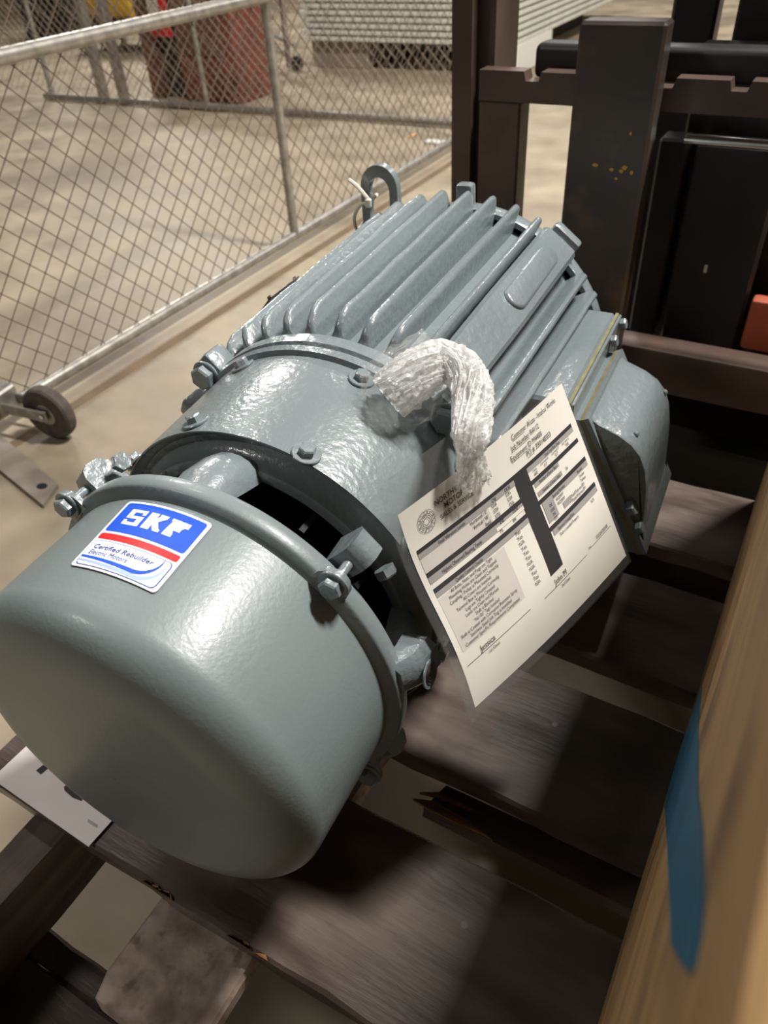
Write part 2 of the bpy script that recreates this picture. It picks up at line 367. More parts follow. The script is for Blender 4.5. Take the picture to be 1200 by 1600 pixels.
# shroud, inlet ring
MB().lathe([(.079, .1965), (.0755, .1975), (.0755, .1992), (.09, .2003), (.16, .2036), (.236, .2075), (.240, .206)], 128).build('fan_shroud', M['gloss'], mot, smooth=40)
MB().lathe([(.079, .1965), (.0865, .189), (.084, .180), (.076, .1735), (.0715, .1725)], 96).build('inlet_cone', M['cast'], mot, smooth=50)
MB().lathe([(.0715, .1725), (.066, .1715), (.064, .169), (.064, .1605), (.067, .158), (.12, .156), (.2, .15)], 96).build('inlet_ring', M['cast'], mot, smooth=40)
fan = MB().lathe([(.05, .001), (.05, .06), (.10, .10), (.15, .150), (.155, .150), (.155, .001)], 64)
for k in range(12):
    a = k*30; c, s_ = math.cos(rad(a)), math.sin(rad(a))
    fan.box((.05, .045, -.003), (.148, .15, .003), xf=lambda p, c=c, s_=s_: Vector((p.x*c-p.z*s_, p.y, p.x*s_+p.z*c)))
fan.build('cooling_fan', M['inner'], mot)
# standoffs between inlet ring and cover rim
for k, a in enumerate((93, 3, 183, 273)):
    c, s_ = math.cos(rad(a)), math.sin(rad(a))
    st = MB(); rings = []
    for y, hw, top, low in ((-.008, .030, .190, .170), (.02, .031, .194, .168), (.05, .031, .1905, .160), (.066, .031, .184, .156), (.076, .029, .176, .156)):
        sec = []
        for j in range(9):
            t = math.pi*j/8; sec.append((hw*math.cos(t)*(1-.12*math.sin(t)), low+(top-low)*math.sin(t)**.7))
        rings.append([(r*c - x*s_*-1 if False else r*c+x*s_, y, r*s_-x*c) for x, r in sec])
    st.loft(rings).build('standoff', M['cast'], mot, smooth=45)
# frame: front ring, core, rear ring, rear end bell
ringp = [(.222, .2065), (.224, .2125), (.232, .2145), (.2345, .2115), (.2375, .2115), (.240, .2155), (.256, .2165), (.259, .213), (.262, .207)]
MB().lathe(ringp, 128).build('front_flange_ring', M['cast'], mot, smooth=30)
MB().lathe([(.255, .207), (.27, .2035), (.30, .2035), (.64, .2055), (.672, .206), (.68, .205), (.68, .18)], 112).build('frame_core', M['cast'], mot, smooth=40)
MB().lathe([(.672, .214), (.672, .2215), (.676, .2235), (.694, .2235), (.698, .2215), (.70, .21), (.71, .205), (.75, .19), (.775, .15), (.785, .09), (.785, .03)], 112, cap1=True).build('rear_end_bell', M['cast'], mot, smooth=40)
MB().lathe([(.78, .03), (.88, .03), (.884, .027), (.884, .001)], 32).build('shaft', M['bare'], mot)
# cooling fins
def fin_mesh(h0=.238, h1=.2505, y0=.262, y1=.674, seed=0, wv=.0011):
    r = random.Random(seed); b = MB(); rings = []
    ys = [y0-.002, y0+.003, y0+.008, y0+.016, y0+.03]+[y0+.03+(y1-y0-.045)*t/9 for t in range(1, 10)]+[y1-.010, y1-.004, y1]
    for i, y in enumerate(ys):
        t = (y-y0)/(y1-y0); top = h0+(h1-h0)*min(1, max(0, t))
        if i == 0: top = .209
        elif i == 1: top = .222
        elif i == 2: top = .230
        elif i == 3: top = h0-.002
        elif i >= len(ys)-3: top -= (0.001, .004, .012)[i-len(ys)+3]
        e = r.uniform(-1, 1)*wv; wb = .0095; wt = .0048
        low = .198
        rings.append([(low, y, -wb), (low+.012, y, -wb*.72), (top-.004+e, y, -wt), (top-.001+e, y, -wt*.55), (top+e, y, 0), (top-.001+e, y, wt*.55), (top-.004+e, y, wt), (low+.012, y, wb*.72), (low, y, wb)])
    return b.loft(rings)
def put_fin(a, seed, **k):
    c, s_ = math.cos(rad(a)), math.sin(rad(a))
    return fin_mesh(seed=seed, **k).build('cooling_fin', M['cast'], mot, smooth=40, xf=lambda p: Vector((p.x*c-p.z*s_, p.y, p.x*s_+p.z*c)))
for i, a in enumerate((116, 107, 98.4, 89, 80.4, 71.8, 63.2, 38.6, 31.2, 125, 134, 143, 152, 161, 170, 179, 188, 197, 206)):
    put_fin(a, i, **(dict(h0=.230, h1=.240) if a < 40 else {}))
# wide machined pad with cast boss, upper right shoulder
def shoulder(a, name):
    c, s_ = math.cos(rad(a)), math.sin(rad(a)); xf = lambda p: Vector((p.x*c-p.z*s_, p.y, p.x*s_+p.z*c))
    b = MB(); rings = []
    for y, top, hw in ((.252, .214, .024), (.262, .218, .026), (.30, .2235, .028), (.45, .2325, .030), (.655, .2425, .030), (.668, .243, .030), (.676, .238, .029)):
        rings.append([(.195, y, -hw), (top-.006, y, -hw), (top-.001, y, -hw+.005), (top, y, 0), (top-.001, y, hw-.005), (top-.006, y, hw), (.195, y, hw)])
    p = b.loft(rings).build(name, M['cast'], mot, smooth=30, xf=xf)
    bo = MB(); rings = []
    for t, g in ((0, 1), (.6, 1.0), (.9, .9), (1, .72)):
        ring = []
        for j in range(20):
            q = 2*math.pi*j/20; yy = .475+.017*math.cos(q)*g if math.cos(q) < 0 else .60+.03*math.cos(q)*g
            ring.append((.228+.0055*(yy-.45)/.2+.009*t, yy, .017*math.sin(q)*g))
        rings.append(ring)
    bo.loft(rings).build('cast_boss', M['cast'], p, smooth=50, xf=xf)
shoulder(53.2, 'shoulder_pad')
c_ = None
# end lugs
def lug(a, y0, y1, r1, hw, name='end_lug'):
    c, s_ = math.cos(rad(a)), math.sin(rad(a)); xf = lambda p: Vector((p.x*c-p.z*s_, p.y, p.x*s_+p.z*c))
    return MB().box((.196, y0, -hw), (r1, y1, hw), bev=.006, seg=2, xf=xf).build(name, M['cast'], mot, smooth=40)
for a, r1, hw in ((91.5, .254, .013), (52.5, .250, .024), (137, .250, .02), (-45, .235, .02), (225, .235, .02)): lug(a, .672, .694, r1, hw)
for a, r1, hw in ((136.5, .240, .022), (47.5, .236, .024), (-42, .23, .022), (222, .23, .022)): lug(a, .226, .262, r1, hw)
lug(153, .215, .262, .232, .013, 'side_lug')
# hexagon bolts (shared meshes, +Z axis)
def bolt_mesh(r, h, chamfer=.15, wr=0., wh=.0018):
    b = MB(); z0 = wh if wr else 0
    hexr = lambda k, z: [(r*k*math.cos(rad(60*j)), r*k*math.sin(rad(60*j)), z) for j in range(6)]
    b.loft([hexr(1, z0), hexr(1, z0+h*.82), hexr(.86, z0+h)])
    return b
def ring_mesh(r0, r1, h):
    b = MB(); n = 28
    c = lambda r, z: [(r*math.cos(2*math.pi*j/n), r*math.sin(2*math.pi*j/n), z) for j in range(n)]
    return b.loft([c(r0, 0), c(r1, 0), c(r1, h*.7), c(r1-h*.3, h), c(r0, h), c(r0, 0)], caps=False)
bs_me = bolt_mesh(.0085, .0075, wr=1).mesh('bolt', M['cast'], smooth=20); ws_me = ring_mesh(.004, .0145, .0022).mesh('washer', M['cast'], smooth=30)
bb_me = bolt_mesh(.0150, .0125, wr=1).mesh('bolt_large', M['cast'], smooth=20); wb_me = ring_mesh(.006, .0182, .003).mesh('washer_large', M['cast'], smooth=30)
bm_me = bolt_mesh(.0105, .009, wr=1).mesh('bolt_medium', M['cast'], smooth=20); wm_me = ring_mesh(.005, .0145, .0026).mesh('washer_medium', M['cast'], smooth=30)
def put_bolt(me, wme, loc, nrm, spin=0.):
    b = inst('bolt', me, mot, loc, nrm, spin)
    wo = bpy.data.objects.new('washer', wme); COL.objects.link(wo); wo.parent = b; wo['_o'] = (0, 0, 0)
    return b
for s_, a, R in ((.0845, 71, .2000), (.0925, 110, .2003), (.0845, 143, .2), (.0845, 32, .2), (.0845, -10, .2), (.0845, 182, .2)):
    x, z = pol(R, a); put_bolt(bs_me, ws_me, (x, s_, z), (x, 0, z), random.random())
for s_, a, R in ((.213, 117, .2062), (.213, 73.5, .2062), (.213, 33, .2062)):
    x, z = pol(R, a); put_bolt(bs_me, ws_me, (x, s_, z), (x, 0, z), random.random())
for a in (136.5, 47.5, -42, 222):
    x, z = pol(.222, a); put_bolt(bb_me, wb_me, (x, .226, z), (0, -1, 0), rad(a)+.2)
# cover clamps at the four diagonals
def clamp(a):
    c, s_ = math.cos(rad(a)), math.sin(rad(a)); xf = lambda p: Vector((p.x*c-p.z*s_, p.y, p.x*s_+p.z*c))
    # tab on the rim with rounded outer end
    poly = [(.190, -.017), (.205, -.017), (.214, -.0135), (.2205, -.006), (.222, 0), (.2205, .006), (.214, .0135), (.205, .017), (.190, .017)]
    pr = MB().prism(poly, -.0205, -.0150, 1).build('clamp', M['cast'], mot, smooth=30, xf=xf)
    # forged ear behind the rim
    poly = [(.185, .006), (.214, .006), (.222, .010), (.2255, .018), (.224, .032), (.216, .040), (.180, .044)]
    MB().prism([(p[0], p[1]) for p in poly], -.0125, .0125, 2).build('clamp_ear', M['cast'], pr, smooth=60, xf=xf)
    MB().tube([(.208, -.02, 0), (.208, .03, 0)], .0048, 12).build('clamp_stud', M['cast'], pr, xf=xf)
    x, z = pol(.208, a)
    for me, nm, yy in ((bm_me, 'clamp_bolt', -.0205), (wm_me, 'clamp_washer', -.0205)):
        o = inst(nm, me, pr, (x, yy, z), (0, -1, 0), rad(a))
    x, z = pol(.205, a-8); inst('clamp_nut', bm_me, pr, (x, .036, z), (-math.sin(rad(a-8))*-1*.9, -.2, -math.cos(rad(a-8))*.9), .3)
for a in (137, 45, -40, 220): clamp(a)
# open cast pocket on the right flank of the cover rim
c, s_ = math.cos(rad(9)), math.sin(rad(9)); xfp = lambda p: Vector((p.x*c-p.z*s_, p.y, p.x*s_+p.z*c))
hp = MB(); rings = []
for y, r0, r1, hw in ((-.012, .19, .2045, .019), (.006, .19, .218, .021), (.030, .19, .223, .021)):
    rings.append([(r0, y, -hw), (r1-.008, y, -hw), (r1, y, -hw*.6), (r1, y, hw*.6), (r1-.008, y, hw), (r0, y, hw)])
pk = hp.loft(rings).build('threaded_pocket', M['cast'], mot, smooth=40, xf=xfp)
MB().lathe([(0, .0118), (0, .0150), (.002, .0150), (.002, .0118)], 24, close=True).build('pocket_rim', M['cast'], pk, xf=lambda p: xfp(Vector((.2195+p.y*.8, .012+p.x, -.008+p.z))))
for k in range(3):
    MB().lathe([(0, .0120-.003*k), (.0012, .0105-.003*k), (0, .0090-.003*k)], 24).build('pocket_thread', M['bare'], pk, xf=lambda p, k=k: xfp(Vector((.2206-.0004*k+p.y, .012+p.x, -.008+p.z))))
# lifting eye
eo = []; ei = []
for k in range(13):
    t = math.pi*k/12; eo.append((-.145+.031*math.cos(t), .236+.034*math.sin(t))); ei.append((-.145+.0175*math.cos(t), .232+.0205*math.sin(t)))
eo = [(-.114, .16)]+eo+[(-.176, .16)]; ei = [(-.1275, .19)]+ei+[(-.1625, .19)]
ee = MB(); n = len(eo)
ee.loft([[(p[0], .676, p[1]) for p in eo], [(p[0], .690, p[1]) for p in eo], [(p[0], .690, p[1]) for p in ei], [(p[0], .676, p[1]) for p in ei], [(p[0], .676, p[1]) for p in eo]], caps=False)
ee.build('lifting_eye', M['cast'], mot, smooth=40)
# name plate on the left flank
c, s_ = math.cos(rad(139)), math.sin(rad(139)); xfn = lambda p: Vector((p.x*c-p.z*s_, p.y, p.x*s_+p.z*c))
npl = MB().box((.2465, .40, -.016), (.2485, .475, .016), bev=.0006, xf=xfn).build('name_plate', M['bare'], mot)
for yy in (.404, .471):
    MB().lathe([(0, .0001), (0, .004), (.003, .003), (.003, .0001)], 10).build('drive_screw', M['bare'], npl, xf=lambda p, yy=yy: xfn(Vector((.2485+p.y, yy+p.x, -.011+p.z))))
# feet
for sx in (-1, 1):
    for y0 in (.285, .585):
        poly = [(sx*.09, ZG), (sx*.235, ZG), (sx*.235, ZG+.022), (sx*.195, ZG+.04), (sx*.16, -.10), (sx*.09, -.14)]
        MB().prism(poly, y0, y0+.07, 1).build('foot', M['cast'], mot, smooth=25)
# terminal box on the right flank
tb = MB().box((.17, .385, -.115), (.2385, .642, .109), bev=.004).build('terminal_box', M['cast'], mot)
MB().box((.2385, .385, -.113), (.2428, .642, .1085)).build('gasket', M['gasket'], tb, smooth=0)
MB().box((.2428, .385, -.113), (.2470, .642, .107), bev=.001).build('adapter_plate', M['cast'], tb)
A0, B0 = Vector((.2535, .082)), Vector((.352, -.105))       # split line in x,z: upper inner to lower outer
dv = (B0-A0); nv = Vector((-dv.y, dv.x)).normalized()*-1
nv = Vector((abs(nv.x), abs(nv.y)))
def prism2(pts, y0, y1): return MB().prism([(p[0], p[1]) for p in pts], y0, y1, 1)
prism2([(.2455, .08), (A0.x, A0.y), (B0.x, B0.y), (.2455, -.108)], .395, .578).build('box_base', M['cast'], tb, smooth=20)
g = nv*.0058
prism2([A0, B0, B0+g, A0+g], .393, .580).build('lid_gasket', M['gasket'], tb, smooth=0)
g2 = nv*.012
prism2([A0+g, B0+g, B0+g2, A0+g2], .393, .580).build('lid_flange', M['cast'], tb, smooth=20)
# lid: deep cover over the diagonal split, flat top, rounded shoulder
sec = [A0+nv*.0118+du_*.004 for du_ in (dv.normalized(),)]+[Vector(p) for p in ((.274, .0785), (.300, .069), (.318, .0585), (.331, .044), (.340, .024), (.346, -.004), (.3495, -.04), (.353, -.085))]+[B0+nv*.0118-dv.normalized()*.004]
Lc = (A0+B0)/2; du = dv.normalized(); hl = dv.length/2; cen = Lc+nv*.012
lid = MB(); rings = []
for y, k in ((.4005, .90), (.4015, .965), (.405, 1.0), (.42, 1.0), (.555, 1.0), (.565, .985), (.571, .95), (.5735, .88)):
    rings.append([((cen+(p-cen)*k).x, y, (cen+(p-cen)*k).y) for p in sec])
lid.loft(rings).build('box_lid', M['cast'], tb, smooth=38)
for (xx, yy, zz, nn) in ((.2475, .633, .096, (1, 0, .3)), (.2475, .575, .098, (1, 0, .3))):
    inst('box_screw', bs_me, tb, (xx, yy, zz), nn)
pb = A0*.35+B0*.65+g2; inst('lid_bolt', bm_me, tb, (pb.x, .394, pb.y), (nv.x, 0, nv.y))
pb = A0*.2+B0*.8+g2; inst('lid_bolt', bs_me, tb, (pb.x, .394, pb.y), (nv.x, 0, nv.y))
for q, yy in ((Vector((.318, .0585)), .425), (Vector((.331, .044)), .56)):
    MB().lathe([(0, .004), (.002, .0038), (.0036, .002), (.004, .0002)], 12).build('lid_rivet', M['cast'], tb, xf=lambda p, q=q, yy=yy: Vector((q.x+p.y*nv.x+p.z*nv.y, yy+p.x, q.y+p.y*nv.y-p.z*nv.x)))

# ------------------------------------------------------------------ sticker on the fan cover
RST = .1878
corn = {'tl': (106.9, -.0285), 'tr': (78.0, -.0295), 'br': (76.6, -.1135), 'bl': (103.2, -.1145)}
def stk(u, v, lift=0.):
    a = (corn['tl'][0]*(1-u)+corn['tr'][0]*u)*(1-v)+(corn['bl'][0]*(1-u)+corn['br'][0]*u)*v
    s_ = (corn['tl'][1]*(1-u)+corn['tr'][1]*u)*(1-v)+(corn['bl'][1]*(1-u)+corn['br'][1]*u)*v
    x, z = pol(RST+.0010*(1-v)+.0004+lift, a); return Vector((x, s_, z))
def strip(f0, f1, u0, u1, mapf, n=24, lift=0.):
    b = MB(); vs = []; fs = []
    for i in range(n+1):
        u = u0+(u1-u0)*i/n; lo, hi = f0(u), f1(u)
        vs += [mapf(u, lo, lift), mapf(u, hi, lift)]
        if i: fs.append((2*i-2, 2*i, 2*i+1, 2*i-1))
    return b.add(vs, fs)
def rrect(u0, v0, u1, v1, mapf, lift, ru=.04, rv=.045, n=32, corners='1111'):
    def edge(u, top):
        du = 0
        if u < u0+ru and corners[0 if top else 3] == '1': du = (u0+ru-u)/ru
        if u > u1-ru and corners[1 if top else 2] == '1': du = (u-u1+ru)/ru
        d = rv*(1-math.sqrt(max(0, 1-du*du)))
        return v0+d if top else v1-d
    us = sorted(set([u0+(u1-u0)*i/n for i in range(n+1)]+[u0+ru*k/6 for k in range(7)]+[u1-ru*k/6 for k in range(7)]))
    b = MB(); vs = []; fs = []
    for i, u in enumerate(us):
        vs += [mapf(u, edge(u, True), lift), mapf(u, edge(u, False), lift)]
        if i: fs.append((2*i-2, 2*i, 2*i+1, 2*i-1))
    return b.add(vs, fs)
def flat(mb, name, m, parent): return mb.build(name, m, parent, smooth=0, fixn=False)
st = flat(rrect(0, 0, 1, 1, stk, 0.), 'sticker', M['swhite'], mot); st['label'] = 'white blue and red maker sticker'
flat(rrect(.035, .03, .965, .48, stk, .0002, .03, .035, corners='1111'), 'blue_field', M['sblue'], st)
flat(rrect(.035, .515, .965, .60, stk, .0002, .02, .02), 'red_bar', M['sred'], st)
flat(rrect(.035, .625, .965, .975, stk, .0002, .05, .06), 'navy_frame', M['snavy'], st)
flat(rrect(.045, .634, .955, .966, stk, .0004, .045, .055), 'frame_inside', M['swhite'], st)
# swooshes
def arc(k, a0=.05, b0=.86, w0=.0):
    pts = []
    for i in range(25):
        t = i/24
        pts.append(t)
    return pts
def swoosh(name, m, ux, vb, wid, lift):
    b = MB(); vs = []; fs = []; n = 40
    for i in range(n+1):
        t = i/n
        # runs along the bottom from the left then turns up at the right
        if t < .62:
            q = t/.62; u = .05+(ux-.05-.20)*q; v = vb+.035*q; w_ = wid*(.55+.45*q); nx, ny = 0, -1
        else:
            q = (t-.62)/.38; a = q*math.pi/2*1.15; u = ux-.20+.20*math.sin(a); v = vb+.035-.20*(1-math.cos(a))-.03*q; w_ = wid*(1-.85*q*q); nx, ny = -math.sin(a), -math.cos(a)
        vs += [stk(u, min(v, .96), lift), stk(u+nx*w_*.75, min(v, .96)+ny*w_, lift)]
        if i: fs.append((2*i-2, 2*i, 2*i+1, 2*i-1))
    flat(b.add(vs, fs), name, m, st)
swoosh('pale_swoosh', M['slight'], .93, .925, .045, .0006)
swoosh('blue_swoosh', M['sblue'], .88, .875, .048, .0007)
# blocky maker letters
def gl(rects): return rects
LET = {
 'S': [[(0, 0), (1, 0), (1, .30), (.80, .30), (.80, .18), (.32, .18), (.32, .40), (0, .40)], [(0, .40), (.32, .40), (1, .44), (1, .60), (.0, .56)][:0] or [(0, .40), (1, .40), (1, .58), (0, .58)],
       [(.68, .58), (1, .58), (1, 1), (0, 1), (0, .70), (.20, .70), (.20, .82), (.68, .82)]],
 'K': [[(0, 0), (.46, 0), (.46, .16), (.38, .16), (.38, .84), (.46, .84), (.46, 1), (0, 1), (0, .84), (.08, .84), (.08, .16), (0, .16)],
       [(.38, .42), (.62, .16), (.56, .16), (.56, 0), (1, 0), (1, .16), (.94, .16), (.66, .46), (.96, .84), (1.04, .84), (1.04, 1), (.70, 1), (.38, .58)]],
 'F': [[(0, 0), (1, 0), (1, .30), (.84, .30), (.84, .17), (.40, .17), (.40, .45), (.74, .45), (.74, .62), (.40, .62), (.40, .84), (.50, .84), (.50, 1), (0, 1), (0, .84), (.08, .84), (.08, .16), (0, .16)]]}
def poly_flat(polys, fx):
    bm = bmesh.new()
    for P in polys:
        vs = [bm.verts.new((p[0], p[1], 0)) for p in P]; f = bm.faces.new(vs)
    bmesh.ops.triangulate(bm, faces=bm.faces)
    b = MB().frombm(bm); b.v = [tuple(fx(p[0], p[1])) for p in b.v]; return b
for k, (ch, u0) in enumerate((('S', .16), ('K', .40), ('F', .645))):
    flat(poly_flat(LET[ch], lambda x, y, u0=u0: stk(u0+x*.20, .125+y*.235, .0005)), 'letter', M['swhite'], st)

def text2d(s, size=1., shear=0., bold=0.):
    cu = bpy.data.curves.new('t', 'FONT'); cu.body = s; cu.size = 1; cu.shear = shear; cu.resolution_u = 2; cu.offset = bold
    ob = bpy.data.objects.new('t', cu); me = ob.to_mesh()
    vs = [(v.co.x, v.co.y) for v in me.vertices]; fs = [tuple(p.vertices) for p in me.polygons]
    ob.to_mesh_clear(); bpy.data.objects.remove(ob); bpy.data.curves.remove(cu)
    return vs, fs
def put_text(s, u0, v, u1, hcap, mapf, lift, name, m, parent, shear=0., bold=0., align='fit'):
    """baseline at v, from u0 to u1 (width fitted), cap height hcap in v units"""
    vs, fs = text2d(s, shear=shear, bold=bold)
    if not vs: return
    x0 = min(p[0] for p in vs); x1 = max(p[0] for p in vs); k = (u1-u0)/(x1-x0)
    b = MB().add([tuple(mapf(u0+(p[0]-x0)*k, v-p[1]/.73*hcap, lift)) for p in vs], fs)
    return flat(b, name, m, parent)
put_text('Certified Rebuilder', .10, .745, .80, .062, stk, .0008, 'lettering', M['snavy'], st, shear=.12, bold=.008)
put_text('Electric Motors', .10, .825, .56, .062, stk, .0008, 'lettering', M['snavy'], st, shear=.12)

# ------------------------------------------------------------------ laminated test report
kP = 1.088
PC = [Vector(p)*kP for p in ((-.244, .412, -.403), (-.178, .615, -.371), (-.082, .564, -.510), (-.148, .361, -.543))]
pn = (PC[1]-PC[0]).cross(PC[3]-PC[0]).normalized()
if pn.dot(-PC[0]) < 0: pn = -pn
def pap(u, v, lift=0.):
    p = (PC[0]*(1-u)+PC[1]*u)*(1-v)+(PC[3]*(1-u)+PC[2]*u)*v
    bend = .016*math.sin(math.pi*min(1, max(0, u)))*(1-.55*max(0, v)) - .006*math.sin(2*math.pi*min(1, max(0, v)))*(1-u)
    return p+pn*(bend+lift)
rep = thing('test_report', pap(.37, -.1), 'laminated white test report with black table bars hanging from twisted plastic wrap', 'document')
def sheet(u0, v0, u1, v1, lift, nu=24, nv=18):
    b = MB(); vs = [pap(u0+(u1-u0)*i/nu, v0+(v1-v0)*j/nv, lift) for j in range(nv+1) for i in range(nu+1)]
    return b.add(vs, [(j*(nu+1)+i, j*(nu+1)+i+1, (j+1)*(nu+1)+i+1, (j+1)*(nu+1)+i) for j in range(nv) for i in range(nu)])
pp = sheet(0, 0, 1, 1, 0).build('paper', M['paper'], rep, smooth=60, fixn=False)
sheet(-.045, -.17, .42, 1.045, .0016).build('laminate', M['laminate'], rep, smooth=60, fixn=False)
sheet(.42, -.012, 1.012, 1.045, .0016).build('laminate', M['laminate'], rep, smooth=60, fixn=False)
sheet(-.045, -.17, 1.012, 1.045, -.0012).build('laminate_back', M['laminate'], rep, smooth=60, fixn=False)
def bar(u0, v0, u1, v1, m, name='print_bar', lift=.0004):
    n = max(2, int((u1-u0)*30)); b = MB(); vs = []; nv = max(1, int((v1-v0)*20))
    vs = [pap(u0+(u1-u0)*i/n, v0+(v1-v0)*j/nv, lift) for j in range(nv+1) for i in range(n+1)]
    b.add(vs, [(j*(n+1)+i, j*(n+1)+i+1, (j+1)*(n+1)+i+1, (j+1)*(n+1)+i) for j in range(nv) for i in range(n)])
    return flat(b, name, m, pp)
K, G, T = M['pblack'], M['pgrey'], M['ptint']
bar(.026, .455, .375, .728, T, 'tint_panel', .0002)
bar(.026, .248, .375, .336, T, 'tint_panel', .0002)
bar(.025, .203, .96, .223, K); bar(.535, .203, .618, .745, K)
bar(.025, .223, .535, .25, G)
bar(.026, .322, .54, .345, K); bar(.026, .345, .535, .378, G); bar(.375, .378-.018, .535, .378, M['paper'], 'white_cell', .0006)
bar(.026, .402, .54, .424, K); bar(.026, .424, .535, .448, G)
bar(.618, .223, .96, .247, G); bar(.618, .29, .968, .312, K); bar(.63, .312, .80, .335, G); bar(.63, .36, .80, .385, G)
bar(.618, .398, .972, .420, K); bar(.63, .42, .972, .447, G); bar(.63, .447, .70, .53, G); bar(.74, .497, .80, .53, G)
bar(.62, .545, .972, .568, K); bar(.63, .568, .972, .598, G)
D = M['ptext']
def tx(s, u0, v, u1, h=.022, bold=0., m=None): put_text(s, u0, v, u1, h, pap, .0007, 'printed_text', m or D, pp, bold=bold)
tx('NORTHWEST', .158, .078, .325, .028, .01); tx('MOTOR', .195, .114, .295, .028, .01); tx('SALES & SERVICE', .167, .149, .332, .024, .006)
tx('Customer Alcoa - Intalco Works', .591, .054, .914, .028); tx('Job Number R4112', .571, .099, .762, .028)
tx('Equipment ID M4400', .555, .142, .765, .028); tx('PO # 330148053', .645, .178, .816, .028)
bar(.591, .0595, .672, .0612, D, 'underline'); bar(.571, .1045, .690, .1062, D, 'underline'); bar(.555, .1475, .682, .1492, D, 'underline'); bar(.645, .1835, .688, .1852, D, 'underline')
tx('Final Vibration Levels', .122, .244, .255, .018); tx('DE', .402, .244, .425, .018); tx('ODE', .475, .244, .508, .018)
for i, (n_, a_, b_) in enumerate((('Horizontal / 0°', '.034', '.036'), ('Vertical / 90°', '.039', '.039'), ('Axial', '.070', '.056'))):
    v = .268+.026*i; tx(n_, .375-.006*len(n_)-.01, v, .365, .019); tx(a_, .388, v, .418, .02); tx(b_, .47, v, .50, .02)
tx('Highest Observed Bearing Temp.', .09, .371, .296, .02); tx('DE', .402, .358, .425, .015); tx('ODE', .475, .358, .508, .015)
tx('75', .385, .395, .402, .019); tx('84', .462, .395, .479, .019)
tx('Quality Control Checks', .124, .443, .265, .018)
rows = (('All Bolts, Nuts, and Plugs are Tight', .087, .305, 'Yes'), ('Mounting Holes are Clean and Tapped', .07, .318, 'Yes'), ('Coupling / Pulley is Mounted Correctly', .062, .318, 'N/A'),
        ('All Covers are Installed', .12, .265, 'Yes'), ('Terminal Box is Mounted Correctly', .075, .30, 'Yes'), ('Lugs are Tightly Crimped', .11, .265, 'Yes'),
        ('Leads are Clean and Marked', .10, .275, 'N/A'), ('Shaft is Blocked', .142, .237, 'N/A'), ('"No Oil" Tags Installed', .125, .26, 'Yes'),
        ('Shaft is Coated with Corrosion Resistant Spray', .043, .352, 'Yes'), ('Stainless Steel Job Tag is Installed', .085, .31, 'N/A'), ('Customer Specific Requirements Completed', .049, .347, ''))
for i, (n_, a_, b_, y_) in enumerate(rows):
    v = .468+.0228*i; tx(n_, a_, v, b_, .017)
    if y_: tx(y_, .445, .458+.0268*i, .445+.010*len(y_), .020)
tx('Final Test Run Data', .74, .242, .85, .017); tx('Volts', .645, .262, .672, .014); tx('Current N', .70, .262, .755, .014); tx('Current P', .78, .262, .835, .014); tx('Current C', .86, .262, .915, .014)
tx('440', .648, .284, .672, .018); tx('9.7', .718, .284, .738, .018); tx('9.7', .80, .284, .82, .018); tx('9.8', .882, .284, .902, .018)
tx('Number of Rotor Bars', .66, .331, .785, .017); tx('Number of Stator Slots', .66, .381, .785, .017); tx('36', .83, .381, .845, .017)
tx('Bearing Number', .70, .441, .79, .017); tx('Brand', .89, .441, .925, .017)
tx('DE', .665, .468, .682, .016); tx('ODE', .66, .492, .686, .016); tx('W209PP', .71, .468, .765, .017); tx('W209PP', .71, .491, .765, .017); tx('Timken', .89, .468, .93, .017); tx('Timken', .89, .491, .93, .017)
tx('DE', .665, .515, .682, .016); tx('ODE', .66, .537, .686, .016); tx('Mobil Polyrex-EM', .80, .515, .905, .018); tx('Mobil Polyrex-EM', .80, .537, .905, .018)
tx('Optional Testing/Data', .66, .592, .78, .017); tx('Tach is Installed Properly', .66, .622, .80, .017); tx('N/A', .905, .622, .93, .018)
for u0, u1, v in ((.022, .381, .796), (.467, .767, .81), (.814, .97, .80)): bar(u0, v, u1, v+.0024, D, 'signature_line')
tx('Jessica', .099, .787, .18, .030); tx('1st Check', .135, .822, .195, .016); tx('John M', .541, .80, .622, .030); tx('2nd Check', .575, .836, .632, .016)
tx('10/24/2018', .858, .793, .95, .020); tx('Date', .79, .80, .81, .014)
# round motor emblem
def disc_ring(cu, cv, r0, r1, m, n=36, a0=0., a1=360., nm='emblem_ring'):
    b = MB(); vs = []; fs = []; asp = .235/.193
    for i in range(n+1):
        t = rad(a0+(a1-a0)*i/n)
        vs += [pap(cu+r0*math.cos(t), cv+r0*asp*math.sin(t), .0007), pap(cu+r1*math.cos(t), cv+r1*asp*math.sin(t), .0007)]
        if i: fs.append((2*i-2, 2*i, 2*i+1, 2*i-1))
    return flat(b.add(vs, fs), nm, m, pp)
for r0, r1 in ((.0125, .0145), (.021, .023)): disc_ring(.104, .112, r0, r1, D)
for k in range(14):
    a = 360*k/14
    disc_ring(.104, .112, .0265, .0285, D, 8, a-8, a+8); disc_ring(.104, .112, .0405, .042, D, 8, a-9, a+9)
    disc_ring(.104, .112, .0265, .042, D, 2, a-10.5, a-8); disc_ring(.104, .112, .0265, .042, D, 2, a+8, a+10.5)

